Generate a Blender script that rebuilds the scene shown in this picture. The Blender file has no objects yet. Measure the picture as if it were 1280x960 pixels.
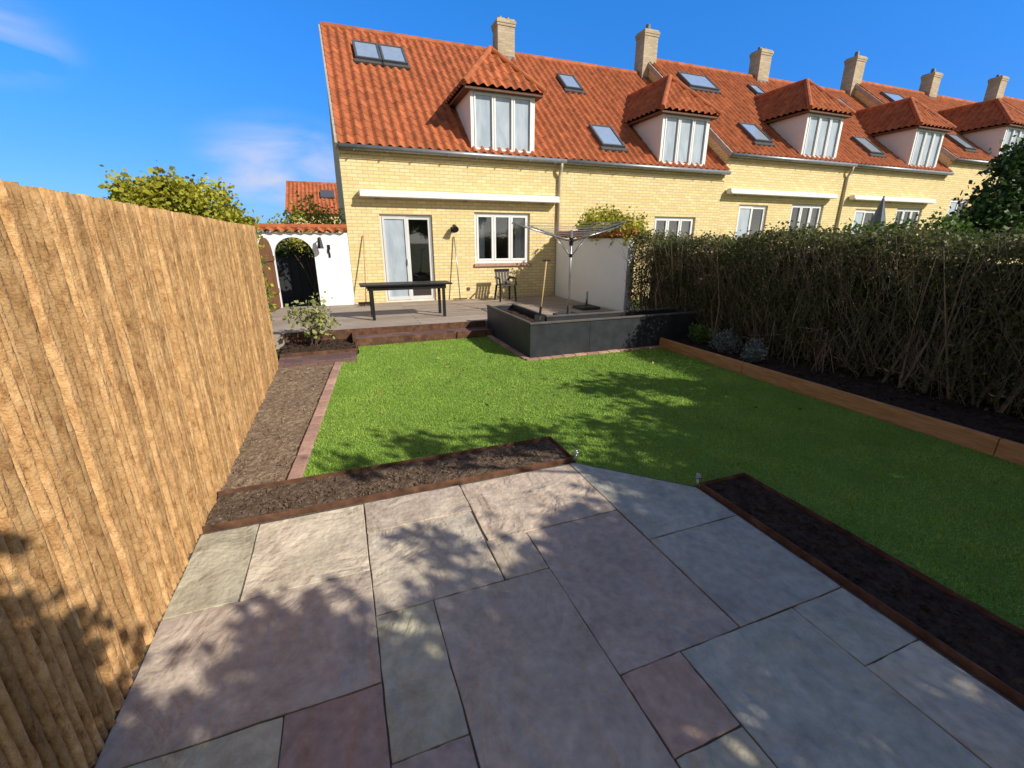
import bpy, math, random
import numpy as np
from mathutils import Vector, noise
random.seed(7); RNG = np.random.default_rng(7)
SC = bpy.context.scene
C = SC.collection
PI = math.pi
ORG = {}
R = random.random
def U(a, b): return random.uniform(a, b)

# ------------------------------------------------------------------ tags
def tag(o, label=None, cat=None, group=None, kind=None):
    if label: o['label'] = label
    if cat: o['category'] = cat
    if group: o['group'] = group
    if kind: o['kind'] = kind
    return o
def empty(name, loc, local=False):
    o = bpy.data.objects.new(name, None); C.objects.link(o); o.location = loc
    o.empty_display_size = .2
    ORG[o.name] = Vector((0, 0, 0)) if local else Vector(loc)
    return o

# ------------------------------------------------------------------ mesh builder
class MB:
    def __init__(s): s.v = []; s.f = []; s.m = []; s.t = []; s.c = []
    def add(s, vs, fs, mi=0, tone=.5, col=(.5, .5, .5)):
        o = len(s.v); s.v += [tuple(v) for v in vs]
        for f in fs:
            s.f.append(tuple(i + o for i in f)); s.m.append(mi); s.t.append(tone); s.c.append(col)
    def box(s, x0, x1, y0, y1, z0, z1, mi=0, tone=.5, col=(.5, .5, .5)):
        s.add([(x0,y0,z0),(x1,y0,z0),(x1,y1,z0),(x0,y1,z0),(x0,y0,z1),(x1,y0,z1),(x1,y1,z1),(x0,y1,z1)],
              [(0,3,2,1),(4,5,6,7),(0,1,5,4),(1,2,6,5),(2,3,7,6),(3,0,4,7)], mi, tone, col)
    def obox(s, c, ax, h, mi=0, tone=.5):
        c = Vector(c); a, b, d = [Vector(x).normalized() * k for x, k in zip(ax, h)]
        vs = [c-a-b-d, c+a-b-d, c+a+b-d, c-a+b-d, c-a-b+d, c+a-b+d, c+a+b+d, c-a+b+d]
        s.add(vs, [(0,3,2,1),(4,5,6,7),(0,1,5,4),(1,2,6,5),(2,3,7,6),(3,0,4,7)], mi, tone)
    def bar(s, p, q, w, h, mi=0, tone=.5, up=(0,0,1)):
        p = Vector(p); q = Vector(q); d = (q-p); L = d.length; d.normalize()
        u = Vector(up)
        if abs(d.dot(u)) > .95: u = Vector((1,0,0))
        a = d.cross(u).normalized(); b = a.cross(d)
        s.obox((p+q)/2, (a, d, b), (w/2, L/2, h/2), mi, tone)
    def tube(s, pts, rad, n=8, mi=0, tone=.5, cap=True):
        pts = [Vector(p) for p in pts]
        if not hasattr(rad, '__len__'): rad = [rad]*len(pts)
        vs = []; ref = None
        for i, p in enumerate(pts):
            t = (pts[min(i+1, len(pts)-1)] - pts[max(i-1, 0)]).normalized()
            if ref is None:
                ref = Vector((0,0,1)) if abs(t.z) < .9 else Vector((1,0,0))
            a = t.cross(ref)
            if a.length < 1e-4: a = t.cross(Vector((0,1,0)))
            a.normalize(); b = a.cross(t).normalized()
            for k in range(n):
                an = 2*PI*k/n
                vs.append(p + a*math.cos(an)*rad[i] + b*math.sin(an)*rad[i])
        fs = []
        for i in range(len(pts)-1):
            for k in range(n):
                k2 = (k+1) % n
                fs.append((i*n+k, i*n+k2, (i+1)*n+k2, (i+1)*n+k))
        if cap:
            fs.append(tuple(range(n))[::-1]); fs.append(tuple((len(pts)-1)*n+k for k in range(n)))
        s.add(vs, fs, mi, tone)
    def octa(s, c, r, mi=0, tone=.5):
        c = Vector(c)
        d = [Vector((1,0,0)),Vector((-1,0,0)),Vector((0,1,0)),Vector((0,-1,0)),Vector((0,0,1)),Vector((0,0,-1))]
        vs = [c + x*r*U(.6,1.2) + Vector((U(-.3,.3),U(-.3,.3),U(-.2,.2)))*r for x in d]
        s.add(vs, [(0,2,4),(2,1,4),(1,3,4),(3,0,4),(2,0,5),(1,2,5),(3,1,5),(0,3,5)], mi, tone)
    def poly_prism(s, pts, z0, z1, mi=0, tone=.5, col=(.5,.5,.5)):
        n = len(pts)
        vs = [(x,y,z0) for x,y in pts] + [(x,y,z1) for x,y in pts]
        fs = [tuple(range(n))[::-1], tuple(range(n, 2*n))] + [(i, (i+1)%n, n+(i+1)%n, n+i) for i in range(n)]
        s.add(vs, fs, mi, tone, col)
    def build(s, name, mats, parent=None, smooth=False, bevel=0, seg=2):
        if not isinstance(mats, (list, tuple)): mats = [mats]
        if parent is not None: o = ORG[parent.name]
        else:
            xs = [v[0] for v in s.v]; ys = [v[1] for v in s.v]; zs = [v[2] for v in s.v]
            o = Vector(((min(xs)+max(xs))/2, (min(ys)+max(ys))/2, min(zs)))
        me = bpy.data.meshes.new(name)
        me.from_pydata([(v[0]-o.x, v[1]-o.y, v[2]-o.z) for v in s.v], [], s.f)
        for m in mats: me.materials.append(m)
        me.polygons.foreach_set('material_index', s.m)
        a = me.attributes.new('tone', 'FLOAT', 'FACE'); a.data.foreach_set('value', s.t)
        a = me.attributes.new('col', 'FLOAT_COLOR', 'FACE')
        a.data.foreach_set('color', [k for c in s.c for k in (c[0], c[1], c[2], 1.)])
        if smooth: me.polygons.foreach_set('use_smooth', [True]*len(s.f))
        me.update()
        ob = bpy.data.objects.new(name, me); C.objects.link(ob)
        if parent is not None: ob.parent = parent
        else: ob.location = o
        ORG[ob.name] = o
        if bevel:
            b = ob.modifiers.new('b', 'BEVEL'); b.width = bevel; b.segments = seg; b.limit_method = 'ANGLE'
        return ob

def fast_mesh(name, verts, k, mat, parent=None, tone=None):
    n = len(verts)//k
    o = ORG[parent.name] if parent is not None else Vector((0,0,0))
    verts = verts - np.array(o)[None, :]
    me = bpy.data.meshes.new(name)
    me.vertices.add(len(verts)); me.vertices.foreach_set('co', verts.astype(np.float32).ravel())
    me.loops.add(len(verts)); me.loops.foreach_set('vertex_index', np.arange(len(verts), dtype=np.int32))
    me.polygons.add(n); me.polygons.foreach_set('loop_start', (np.arange(n)*k).astype(np.int32))
    me.materials.append(mat)
    me.update(calc_edges=True); me.validate()
    if tone is not None:
        a = me.attributes.new('tone', 'FLOAT', 'FACE'); a.data.foreach_set('value', tone.astype(np.float32))
    ob = bpy.data.objects.new(name, me); C.objects.link(ob)
    if parent is not None: ob.parent = parent
    ORG[ob.name] = o
    return ob

# ------------------------------------------------------------------ materials
def nd(nt, t, **kw):
    n = nt.nodes.new(t)
    for k, v in kw.items(): setattr(n, k, v)
    return n
def mk(name, cols, rough=.8, scale=6, stretch=(1,1,1), detail=5, bump=0., bscale=40, bstretch=None, bdist=.01,
       tone=0., spec=.3, metal=0., transl=0., colattr=False, toff=False, big=0., bigscale=.8, nrough=.6, dist=0., bump2=0., b2scale=60, b2dist=.004):
    m = bpy.data.materials.new(name); m.use_nodes = True; nt = m.node_tree; L = nt.links
    bs = nt.nodes['Principled BSDF']; out = nt.nodes['Material Output']
    bs.inputs['Roughness'].default_value = rough; bs.inputs['Metallic'].default_value = metal
    bs.inputs['Specular IOR Level'].default_value = spec
    tc = nd(nt, 'ShaderNodeTexCoord'); vec = tc.outputs['Object']
    at = nd(nt, 'ShaderNodeAttribute', attribute_name='tone')
    if toff:
        sc = nd(nt, 'ShaderNodeVectorMath', operation='SCALE'); sc.inputs[0].default_value = (37., 53., 71.)
        L.new(at.outputs['Fac'], sc.inputs['Scale'])
        ad = nd(nt, 'ShaderNodeVectorMath', operation='ADD'); L.new(vec, ad.inputs[0]); L.new(sc.outputs[0], ad.inputs[1]); vec = ad.outputs[0]
    mp = nd(nt, 'ShaderNodeMapping'); mp.inputs['Scale'].default_value = stretch; L.new(vec, mp.inputs['Vector'])
    nz = nd(nt, 'ShaderNodeTexNoise'); nz.inputs['Scale'].default_value = scale; nz.inputs['Detail'].default_value = detail
    nz.inputs['Roughness'].default_value = nrough; nz.inputs['Distortion'].default_value = dist
    L.new(mp.outputs[0], nz.inputs['Vector'])
    rp = nd(nt, 'ShaderNodeValToRGB'); el = rp.color_ramp.elements
    while len(el) < len(cols): el.new(.5)
    for e, (p, c) in zip(el, cols): e.position = p; e.color = (c[0], c[1], c[2], 1)
    L.new(nz.outputs['Fac'], rp.inputs['Fac']); col = rp.outputs['Color']
    def scale_by(col, fac, lo, hi):
        mr = nd(nt, 'ShaderNodeMapRange'); mr.inputs['To Min'].default_value = lo; mr.inputs['To Max'].default_value = hi
        L.new(fac, mr.inputs['Value'])
        vm = nd(nt, 'ShaderNodeVectorMath', operation='SCALE'); L.new(col, vm.inputs[0]); L.new(mr.outputs[0], vm.inputs['Scale'])
        return vm.outputs[0]
    if tone: col = scale_by(col, at.outputs['Fac'], 1-tone, 1+tone)
    if colattr:
        ca = nd(nt, 'ShaderNodeAttribute', attribute_name='col')
        vm = nd(nt, 'ShaderNodeVectorMath', operation='MULTIPLY'); L.new(col, vm.inputs[0]); L.new(ca.outputs['Color'], vm.inputs[1]); col = vm.outputs[0]
    if big:
        n2 = nd(nt, 'ShaderNodeTexNoise'); n2.inputs['Scale'].default_value = bigscale; n2.inputs['Detail'].default_value = 4
        L.new(vec, n2.inputs['Vector'])
        col = scale_by(col, n2.outputs['Fac'], 1-big*1.6, 1+big*1.6)
    L.new(col, bs.inputs['Base Color'])
    if bump:
        mb = nd(nt, 'ShaderNodeMapping'); mb.inputs['Scale'].default_value = bstretch or stretch; L.new(vec, mb.inputs['Vector'])
        nb = nd(nt, 'ShaderNodeTexNoise'); nb.inputs['Scale'].default_value = bscale; nb.inputs['Detail'].default_value = 4
        nb.inputs['Distortion'].default_value = dist
        L.new(mb.outputs[0], nb.inputs['Vector'])
        bp = nd(nt, 'ShaderNodeBump'); bp.inputs['Strength'].default_value = bump; bp.inputs['Distance'].default_value = bdist
        L.new(nb.outputs['Fac'], bp.inputs['Height']); nrm = bp.outputs[0]
        if bump2:
            n3 = nd(nt, 'ShaderNodeTexNoise'); n3.inputs['Scale'].default_value = b2scale; n3.inputs['Detail'].default_value = 3; L.new(vec, n3.inputs['Vector'])
            b3 = nd(nt, 'ShaderNodeBump'); b3.inputs['Strength'].default_value = bump2; b3.inputs['Distance'].default_value = b2dist
            L.new(n3.outputs['Fac'], b3.inputs['Height']); L.new(nrm, b3.inputs['Normal']); nrm = b3.outputs[0]
        L.new(nrm, bs.inputs['Normal'])
    if transl:
        tr = nd(nt, 'ShaderNodeBsdfTranslucent'); L.new(col, tr.inputs['Color'])
        mx = nd(nt, 'ShaderNodeMixShader'); mx.inputs[0].default_value = transl
        L.new(bs.outputs[0], mx.inputs[1]); L.new(tr.outputs[0], mx.inputs[2]); L.new(mx.outputs[0], out.inputs['Surface'])
    return m
def plain(name, c, rough=.6, spec=.4, metal=0., var=.15, scale=8, bump=.05):
    return mk(name, [(.3, tuple(x*(1-var) for x in c)), (.7, tuple(x*(1+var) for x in c))], rough=rough, spec=spec, metal=metal, scale=scale, bump=bump, bscale=scale*8, detail=3)
def brickmat(name, c1, c2, mortar, bw, rh, ms, flat=False, big=.2, rough=.85, offset=.5):
    m = bpy.data.materials.new(name); m.use_nodes = True; nt = m.node_tree; L = nt.links
    bs = nt.nodes['Principled BSDF']; bs.inputs['Roughness'].default_value = rough; bs.inputs['Specular IOR Level'].default_value = .2
    tc = nd(nt, 'ShaderNodeTexCoord'); sx = nd(nt, 'ShaderNodeSeparateXYZ'); L.new(tc.outputs['Object'], sx.inputs[0])
    cb = nd(nt, 'ShaderNodeCombineXYZ')
    if flat:
        L.new(sx.outputs[0], cb.inputs[0]); L.new(sx.outputs[1], cb.inputs[1])
    else:
        ad = nd(nt, 'ShaderNodeMath', operation='ADD'); L.new(sx.outputs[0], ad.inputs[0]); L.new(sx.outputs[1], ad.inputs[1])
        L.new(ad.outputs[0], cb.inputs[0]); L.new(sx.outputs[2], cb.inputs[1])
    b = nd(nt, 'ShaderNodeTexBrick'); b.offset = offset
    b.inputs['Color1'].default_value = (*c1, 1); b.inputs['Color2'].default_value = (*c2, 1); b.inputs['Mortar'].default_value = (*mortar, 1)
    b.inputs['Scale'].default_value = 1; b.inputs['Brick Width'].default_value = bw; b.inputs['Row Height'].default_value = rh
    b.inputs['Mortar Size'].default_value = ms; b.inputs['Bias'].default_value = -.1
    L.new(cb.outputs[0], b.inputs['Vector'])
    n2 = nd(nt, 'ShaderNodeTexNoise'); n2.inputs['Scale'].default_value = 1.3; n2.inputs['Detail'].default_value = 6; n2.inputs['Roughness'].default_value = .7
    L.new(tc.outputs['Object'], n2.inputs['Vector'])
    mr = nd(nt, 'ShaderNodeMapRange'); mr.inputs['To Min'].default_value = 1-big*1.6; mr.inputs['To Max'].default_value = 1+big*1.6; L.new(n2.outputs['Fac'], mr.inputs['Value'])
    vm = nd(nt, 'ShaderNodeVectorMath', operation='SCALE'); L.new(b.outputs['Color'], vm.inputs[0]); L.new(mr.outputs[0], vm.inputs['Scale'])
    L.new(vm.outputs[0], bs.inputs['Base Color'])
    bp = nd(nt, 'ShaderNodeBump'); bp.inputs['Strength'].default_value = .5; bp.inputs['Distance'].default_value = .006; bp.invert = True
    L.new(b.outputs['Fac'], bp.inputs['Height']); L.new(bp.outputs[0], bs.inputs['Normal'])
    return m
def glassmat(name, refl=.12, tint=(.75,.8,.82)):
    m = bpy.data.materials.new(name); m.use_nodes = True; nt = m.node_tree; L = nt.links
    out = nt.nodes['Material Output']
    tr = nd(nt, 'ShaderNodeBsdfTransparent'); tr.inputs['Color'].default_value = (*tint, 1)
    gl = nd(nt, 'ShaderNodeBsdfGlossy'); gl.inputs['Roughness'].default_value = .02
    fr = nd(nt, 'ShaderNodeFresnel'); fr.inputs['IOR'].default_value = 1.5
    ad = nd(nt, 'ShaderNodeMath', operation='ADD'); ad.inputs[1].default_value = refl; ad.use_clamp = True; L.new(fr.outputs[0], ad.inputs[0])
    mx = nd(nt, 'ShaderNodeMixShader'); L.new(ad.outputs[0], mx.inputs[0]); L.new(tr.outputs[0], mx.inputs[1]); L.new(gl.outputs[0], mx.inputs[2])
    L.new(mx.outputs[0], out.inputs['Surface'])
    return m

M = {}
M['brick'] = brickmat('yellow_brick', (.78,.60,.27), (.91,.74,.39), (.58,.48,.31), .235, .076, .009, big=.08)
M['brick2'] = brickmat('chimney_brick', (.44,.36,.23), (.58,.49,.34), (.42,.38,.31), .228, .070, .008, big=.25)
M['decking'] = brickmat('grey_brown_decking', (.33,.265,.215), (.45,.37,.31), (.10,.08,.065), 3.2, .145, .007, flat=True, big=.22)
M['purple'] = brickmat('purple_pavers', (.16,.09,.08), (.24,.14,.12), (.1,.08,.07), .22, .11, .006, flat=True, big=.2)
M['tile'] = mk('clay_pantile', [(.3,(.29,.086,.035)),(.5,(.425,.125,.047)),(.75,(.52,.172,.07))], rough=.78, scale=4, detail=6, tone=.18, big=.10, bigscale=1.1, nrough=.62)
M['white'] = mk('white_paint', [(.3,(.80,.80,.79)),(.7,(.87,.87,.86))], rough=.45, scale=4, spec=.4)
M['doorwhite'] = mk('pale_grey_paint', [(.3,(.62,.62,.62)),(.7,(.70,.70,.69))], rough=.45, scale=4, spec=.4)
M['plaster'] = mk('white_render', [(.3,(.88,.90,.92)),(.7,(.94,.955,.97))], rough=.9, scale=2.2, bump=.2, bscale=30, big=.03)
M['cheek'] = mk('dormer_render', [(.3,(.80,.84,.86)),(.7,(.88,.91,.93))], rough=.9, scale=3)
M['fascia'] = plain('dark_stained_wood', (.15,.07,.04), rough=.7)
M['zinc'] = plain('zinc_gutter', (.30,.31,.32), rough=.45, metal=.6)
M['pipe'] = plain('painted_downpipe', (.5,.44,.32), rough=.5)
M['skyframe'] = plain('roof_window_frame', (.09,.095,.10), rough=.45)
M['skyglass'] = mk('roof_window_glass', [(.3,(.46,.55,.63)),(.7,(.56,.66,.74))], rough=.18, spec=.9, metal=.45)
M['glass'] = glassmat('window_glass', .18, (.9,.93,.94))
M['pglass'] = mk('pane_painted_sky_reflection', [(.35,(.34,.41,.48)),(.65,(.50,.57,.64))], rough=.07, spec=.9, scale=1.6, stretch=(2.5,1,.8), detail=3)  # opaque pane, pale sky reflection painted into its colour, no cloth behind
M['room'] = plain('room_wall', (.40,.38,.35), rough=.9)
M['curtain'] = plain('curtain_cloth', (.74,.77,.80), rough=.95, var=.06)
M['verge'] = plain('verge_mortar', (.42,.36,.31), rough=.9)
M['lead'] = plain('lead_flashing', (.16,.16,.17), rough=.5, metal=.3)
M['awning'] = plain('awning_cassette', (.80,.78,.73), rough=.4)
M['bark'] = mk('bark_fence', [(.33,(.16,.080,.034)),(.45,(.42,.235,.098)),(.58,(.57,.355,.165)),(.72,(.68,.475,.26))], rough=.95, scale=13, stretch=(1,1.8,.7), detail=9, nrough=.82,
                bump=1., bscale=26, bstretch=(1,1.5,.8), bdist=.013, tone=.27, toff=True, spec=.1, big=.14, bigscale=5, dist=.1, bump2=1., b2scale=120, b2dist=.005)
M['barkback'] = plain('fence_backing', (.02,.011,.006), rough=.95)
M['stone'] = mk('riven_sandstone', [(.25,(1.36,1.30,1.22)),(.5,(1.95,1.93,1.88)),(.75,(2.55,2.54,2.49))], rough=.68, scale=3.4, detail=8, nrough=.74, colattr=True, toff=True, stretch=(1.2,.9,1), dist=.8,
                 bump=1., bscale=2.8, bdist=.065, spec=.4, big=.22, bigscale=20, bump2=.7, b2scale=34, b2dist=.010)
M['joint'] = mk('joint_sand', [(.3,(.08,.07,.055)),(.7,(.18,.155,.125))], rough=1, scale=60, bump=.6, bscale=200)
M['soil'] = mk('garden_soil', [(.3,(.075,.05,.034)),(.55,(.15,.105,.072)),(.75,(.24,.18,.13))], rough=1, scale=30, detail=6, bump=.8, bscale=90, bdist=.015, tone=.35, spec=.1)
M['drysoil'] = mk('dry_soil', [(.3,(.15,.10,.062)),(.55,(.27,.195,.13)),(.75,(.41,.32,.24))], rough=1, scale=22, detail=6, bump=.8, bscale=80, bdist=.015, tone=.3, spec=.1, big=.2, bigscale=2)
M['darksoil'] = mk('dark_soil', [(.3,(.025,.016,.011)),(.7,(.085,.056,.04))], rough=1, scale=26, detail=6, bump=.8, bscale=80, bdist=.015, tone=.4, spec=.1)
M['rust'] = mk('rusted_steel', [(.3,(.055,.028,.018)),(.55,(.145,.070,.040)),(.75,(.24,.13,.075))], rough=.85, scale=9, detail=7, bump=.2, bscale=60)
M['redbrick'] = mk('edging_brick', [(.3,(.40,.23,.17)),(.7,(.56,.35,.27))], rough=.9, scale=12, tone=.25, bump=.3, bscale=60)
M['timber'] = mk('orange_timber', [(.3,(.42,.18,.065)),(.5,(.58,.27,.105)),(.7,(.68,.36,.16))], rough=.7, scale=5, stretch=(8,.8,8), detail=6, bump=.25, bscale=14)
M['black'] = mk('blackened_planter', [(.3,(.018,.020,.025)),(.7,(.042,.046,.056))], rough=.5, scale=5, spec=.4, bump=.1)
M['blackpaint'] = plain('black_paint', (.012,.012,.014), rough=.45)
M['rim'] = plain('planter_rim', (.10,.085,.075), rough=.6)
M['handle'] = plain('ash_handle', (.5,.34,.17), rough=.6)
M['steel'] = plain('galvanised_steel', (.42,.43,.44), rough=.35, metal=.8)
M['line'] = plain('plastic_line', (.35,.36,.36), rough=.5)
M['concrete'] = plain('dark_concrete', (.07,.07,.07), rough=.9)
M['gate'] = mk('gate_wood', [(.3,(.13,.06,.03)),(.7,(.25,.12,.06))], rough=.7, scale=4, stretch=(6,6,.6), bump=.2)
M['darkpanel'] = plain('dark_panel_paint', (.03,.032,.035), rough=.7)
M['grass'] = mk('grass_blades', [(.3,(.215,.37,.050)),(.52,(.295,.45,.070)),(.75,(.40,.51,.11))], rough=.6, scale=1.6, detail=7, tone=.32, spec=.2, nrough=.7, big=.13, bigscale=2.6)
M['lawn'] = mk('lawn_base', [(.3,(.13,.24,.038)),(.7,(.20,.31,.05))], rough=.95, scale=9, detail=6, bump=.8, bscale=90)
M['ground'] = mk('rough_ground', [(.3,(.04,.06,.018)),(.7,(.08,.095,.035))], rough=1, scale=.6, detail=6)
M['leafhedge'] = mk('hedge_leaves', [(.3,(.06,.085,.022)),(.5,(.115,.125,.036)),(.75,(.22,.175,.065))], rough=.5, scale=2.3, tone=.55, transl=.35, spec=.35)
M['twig'] = mk('hedge_twigs', [(.3,(.16,.115,.075)),(.7,(.33,.245,.165))], rough=.9, scale=3, tone=.5)
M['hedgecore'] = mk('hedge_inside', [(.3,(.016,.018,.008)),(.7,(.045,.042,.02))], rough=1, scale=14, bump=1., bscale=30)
M['leafyellow'] = mk('golden_leaves', [(.3,(.28,.29,.035)),(.55,(.45,.43,.05)),(.8,(.62,.53,.09))], rough=.55, scale=2, tone=.45, transl=.35)
M['leafgreen'] = mk('green_leaves', [(.3,(.07,.14,.022)),(.7,(.16,.25,.045))], rough=.5, scale=3, tone=.5, transl=.3)
M['leafdark'] = mk('dark_leaves', [(.3,(.03,.07,.018)),(.7,(.075,.13,.03))], rough=.5, scale=3, tone=.5, transl=.25)
M['leaflime'] = mk('lime_leaves', [(.3,(.28,.30,.09)),(.7,(.46,.46,.18))], rough=.5, scale=3, tone=.4, transl=.35)
M['leafgrey'] = mk('silver_leaves', [(.3,(.13,.16,.15)),(.7,(.25,.28,.27))], rough=.7, scale=5, tone=.4)
M['leafdry'] = mk('dry_leaves', [(.3,(.18,.11,.04)),(.7,(.40,.28,.10))], rough=.8, scale=5, tone=.5)
M['trunk'] = plain('tree_bark', (.10,.07,.05), rough=.95, bump=.5)
M['parasol'] = plain('grey_parasol_cloth', (.16,.18,.21), rough=.9)

# ------------------------------------------------------------------ sun, sky, camera
SUNH = Vector((-.62, .785, 0)).normalized(); EL = math.radians(34)
def shade_from(x, y, z):          # where a leaf at height z stands so its shade falls at (x, y) on the ground
    k = z/math.tan(EL); return (x - SUNH.x*k, y - SUNH.y*k, z)
ld = Vector((SUNH.x*math.cos(EL), SUNH.y*math.cos(EL), -math.sin(EL)))
sl = bpy.data.lights.new('sun', 'SUN'); sl.energy = 5.0; sl.angle = math.radians(.5); sl.color = (1., .94, .83)
so = bpy.data.objects.new('sun', sl); C.objects.link(so); so.rotation_euler = ld.to_track_quat('-Z', 'Y').to_euler(); so.location = (8, -8, 12)

w = bpy.data.worlds.new('World'); SC.world = w; w.use_nodes = True; nt = w.node_tree; L = nt.links
bg = nt.nodes['Background']; bg.inputs['Strength'].default_value = .12
sky = nd(nt, 'ShaderNodeTexSky', sky_type='NISHITA'); sky.sun_disc = False; sky.sun_elevation = EL
sky.sun_rotation = math.atan2(-SUNH.x, -SUNH.y); sky.air_density = 1.; sky.dust_density = .3; sky.ozone_density = 2.
tc = nd(nt, 'ShaderNodeTexCoord'); GEN = tc.outputs['Generated']
# whiter half behind the camera, sun side, shaped to keep fill light neutral
ha = nd(nt, 'ShaderNodeHueSaturation'); ha.inputs['Saturation'].default_value = .35; ha.inputs['Value'].default_value = .70; L.new(sky.outputs[0], ha.inputs['Color'])
# deep blue half in view of the camera, deeper with elevation
sx = nd(nt, 'ShaderNodeSeparateXYZ'); L.new(GEN, sx.inputs[0])
rp = nd(nt, 'ShaderNodeValToRGB'); el = rp.color_ramp.elements
el[0].position = 0.; el[0].color = (.16,.29,.52,1); el[1].position = .42; el[1].color = (.12,.54,1.,1)
e = el.new(.12); e.color = (.15,.34,.66,1); e = el.new(.25); e.color = (.125,.43,.86,1)
L.new(sx.outputs[2], rp.inputs['Fac'])
vm = nd(nt, 'ShaderNodeVectorMath', operation='MULTIPLY'); L.new(sky.outputs[0], vm.inputs[0]); L.new(rp.outputs[0], vm.inputs[1])
vs_ = nd(nt, 'ShaderNodeVectorMath', operation='SCALE'); vs_.inputs['Scale'].default_value = 1.9; L.new(vm.outputs[0], vs_.inputs[0])
dt = nd(nt, 'ShaderNodeVectorMath', operation='DOT_PRODUCT'); dt.inputs[1].default_value = (.36,.93,0); L.new(GEN, dt.inputs[0])
mr = nd(nt, 'ShaderNodeMapRange'); mr.interpolation_type = 'SMOOTHSTEP'; mr.inputs['From Min'].default_value = -.1; mr.inputs['From Max'].default_value = .45; L.new(dt.outputs['Value'], mr.inputs['Value'])
mh = nd(nt, 'ShaderNodeMix', data_type='RGBA'); L.new(mr.outputs[0], mh.inputs['Factor']); L.new(ha.outputs[0], mh.inputs[6]); L.new(vs_.outputs[0], mh.inputs[7])
mp = nd(nt, 'ShaderNodeMapping'); mp.inputs['Scale'].default_value = (1, 1, 2.6); L.new(GEN, mp.inputs['Vector'])
nz = nd(nt, 'ShaderNodeTexNoise'); nz.inputs['Scale'].default_value = 5; nz.inputs['Detail'].default_value = 9; nz.inputs['Distortion'].default_value = .5
L.new(mp.outputs[0], nz.inputs['Vector'])
tot = None
for c, rad, st in (((-.07,.988,.128), .20, 1.), ((-.42,.88,.262), .14, 1.)):
    m2 = nd(nt, 'ShaderNodeVectorMath', operation='MULTIPLY'); m2.inputs[1].default_value = (1, 1, 1.9); L.new(GEN, m2.inputs[0])
    dn = nd(nt, 'ShaderNodeVectorMath', operation='DISTANCE')
    dn.inputs[1].default_value = (c[0], c[1], c[2]*1.9); L.new(m2.outputs[0], dn.inputs[0])
    mr = nd(nt, 'ShaderNodeMapRange'); mr.inputs['From Min'].default_value = rad; mr.inputs['From Max'].default_value = rad*.15
    mr.inputs['To Min'].default_value = 0; mr.inputs['To Max'].default_value = st; mr.interpolation_type = 'SMOOTHSTEP'; L.new(dn.outputs['Value'], mr.inputs['Value'])
    if tot is None: tot = mr.outputs[0]
    else:
        a = nd(nt, 'ShaderNodeMath', operation='MAXIMUM'); L.new(tot, a.inputs[0]); L.new(mr.outputs[0], a.inputs[1]); tot = a.outputs[0]
mr = nd(nt, 'ShaderNodeMapRange'); mr.inputs['From Min'].default_value = .36; mr.inputs['From Max'].default_value = .6; L.new(nz.outputs['Fac'], mr.inputs['Value'])
mu = nd(nt, 'ShaderNodeMath', operation='MULTIPLY'); L.new(tot, mu.inputs[0]); L.new(mr.outputs[0], mu.inputs[1])
mx = nd(nt, 'ShaderNodeMix', data_type='RGBA'); L.new(mu.outputs[0], mx.inputs['Factor']); L.new(mh.outputs[2], mx.inputs[6]); mx.inputs[7].default_value = (5.0, 5.6, 7.4, 1)
L.new(mx.outputs[2], bg.inputs['Color'])
SC.view_settings.view_transform = 'Standard'; SC.view_settings.look = 'None'; SC.view_settings.exposure = 0

cd = bpy.data.cameras.new('camera'); cam = bpy.data.objects.new('camera', cd); C.objects.link(cam); SC.camera = cam
cd.sensor_width = 36; cd.lens = 15.41; cd.clip_start = .05; cd.clip_end = 3000
cam.location = (0, 0, 1.65); cam.rotation_euler = (math.radians(72), 0, math.radians(-20.9))

# ------------------------------------------------------------------ foliage
def leaf_quads(P, size, width=.45, up=.0, rng=RNG):
    n = len(P)
    d = rng.normal(size=(n,3)); d[:,2] = d[:,2]*.8 + up; d /= np.linalg.norm(d, axis=1)[:,None]
    s = np.cross(d, rng.normal(size=(n,3))); s /= np.linalg.norm(s, axis=1)[:,None]
    l = size*rng.uniform(.6, 1.35, n)[:,None]
    V = np.empty((n,4,3)); V[:,0] = P; V[:,1] = P + d*l*.5 + s*l*width; V[:,2] = P + d*l; V[:,3] = P + d*l*.5 - s*l*width
    return V.reshape(-1,3)
def lobe_points(lobes, nclump, per, clr, rng=RNG, inner=.45):
    Ps = []; Ts = []
    wts = np.array([l[3]**2 for l in lobes]); wts = wts/wts.sum()
    for l, wgt in zip(lobes, wts):
        k = max(3, int(nclump*wgt)); sq = l[4] if len(l) > 4 else 1.
        d = rng.normal(size=(k,3)); d /= np.linalg.norm(d, axis=1)[:,None]
        rr = l[3]*(inner + (1.08-inner)*rng.random(k)**.7)
        c = np.array(l[:3])[None,:] + d*rr[:,None]*np.array([1,1,sq])[None,:]
        ct = rng.random(k)
        P = (c[:,None,:] + rng.normal(size=(k,per,3))*clr).reshape(-1,3)
        Ps.append(P); Ts.append(np.clip(np.repeat(ct, per)*.75 + .25*rng.random(k*per), 0, 1))
    return np.vstack(Ps), np.concatenate(Ts)
def foliage(parent, lobes, nclump, per, clr, size, mat, name='crown', width=.45, up=0., zmin=None, inner=.45):
    P, T = lobe_points(lobes, nclump, per, clr, inner=inner)
    if zmin is not None:
        k = P[:,2] > zmin; P = P[k]; T = T[k]
    return fast_mesh(name, leaf_quads(P, size, width=width, up=up), 4, mat, parent, T)
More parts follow.
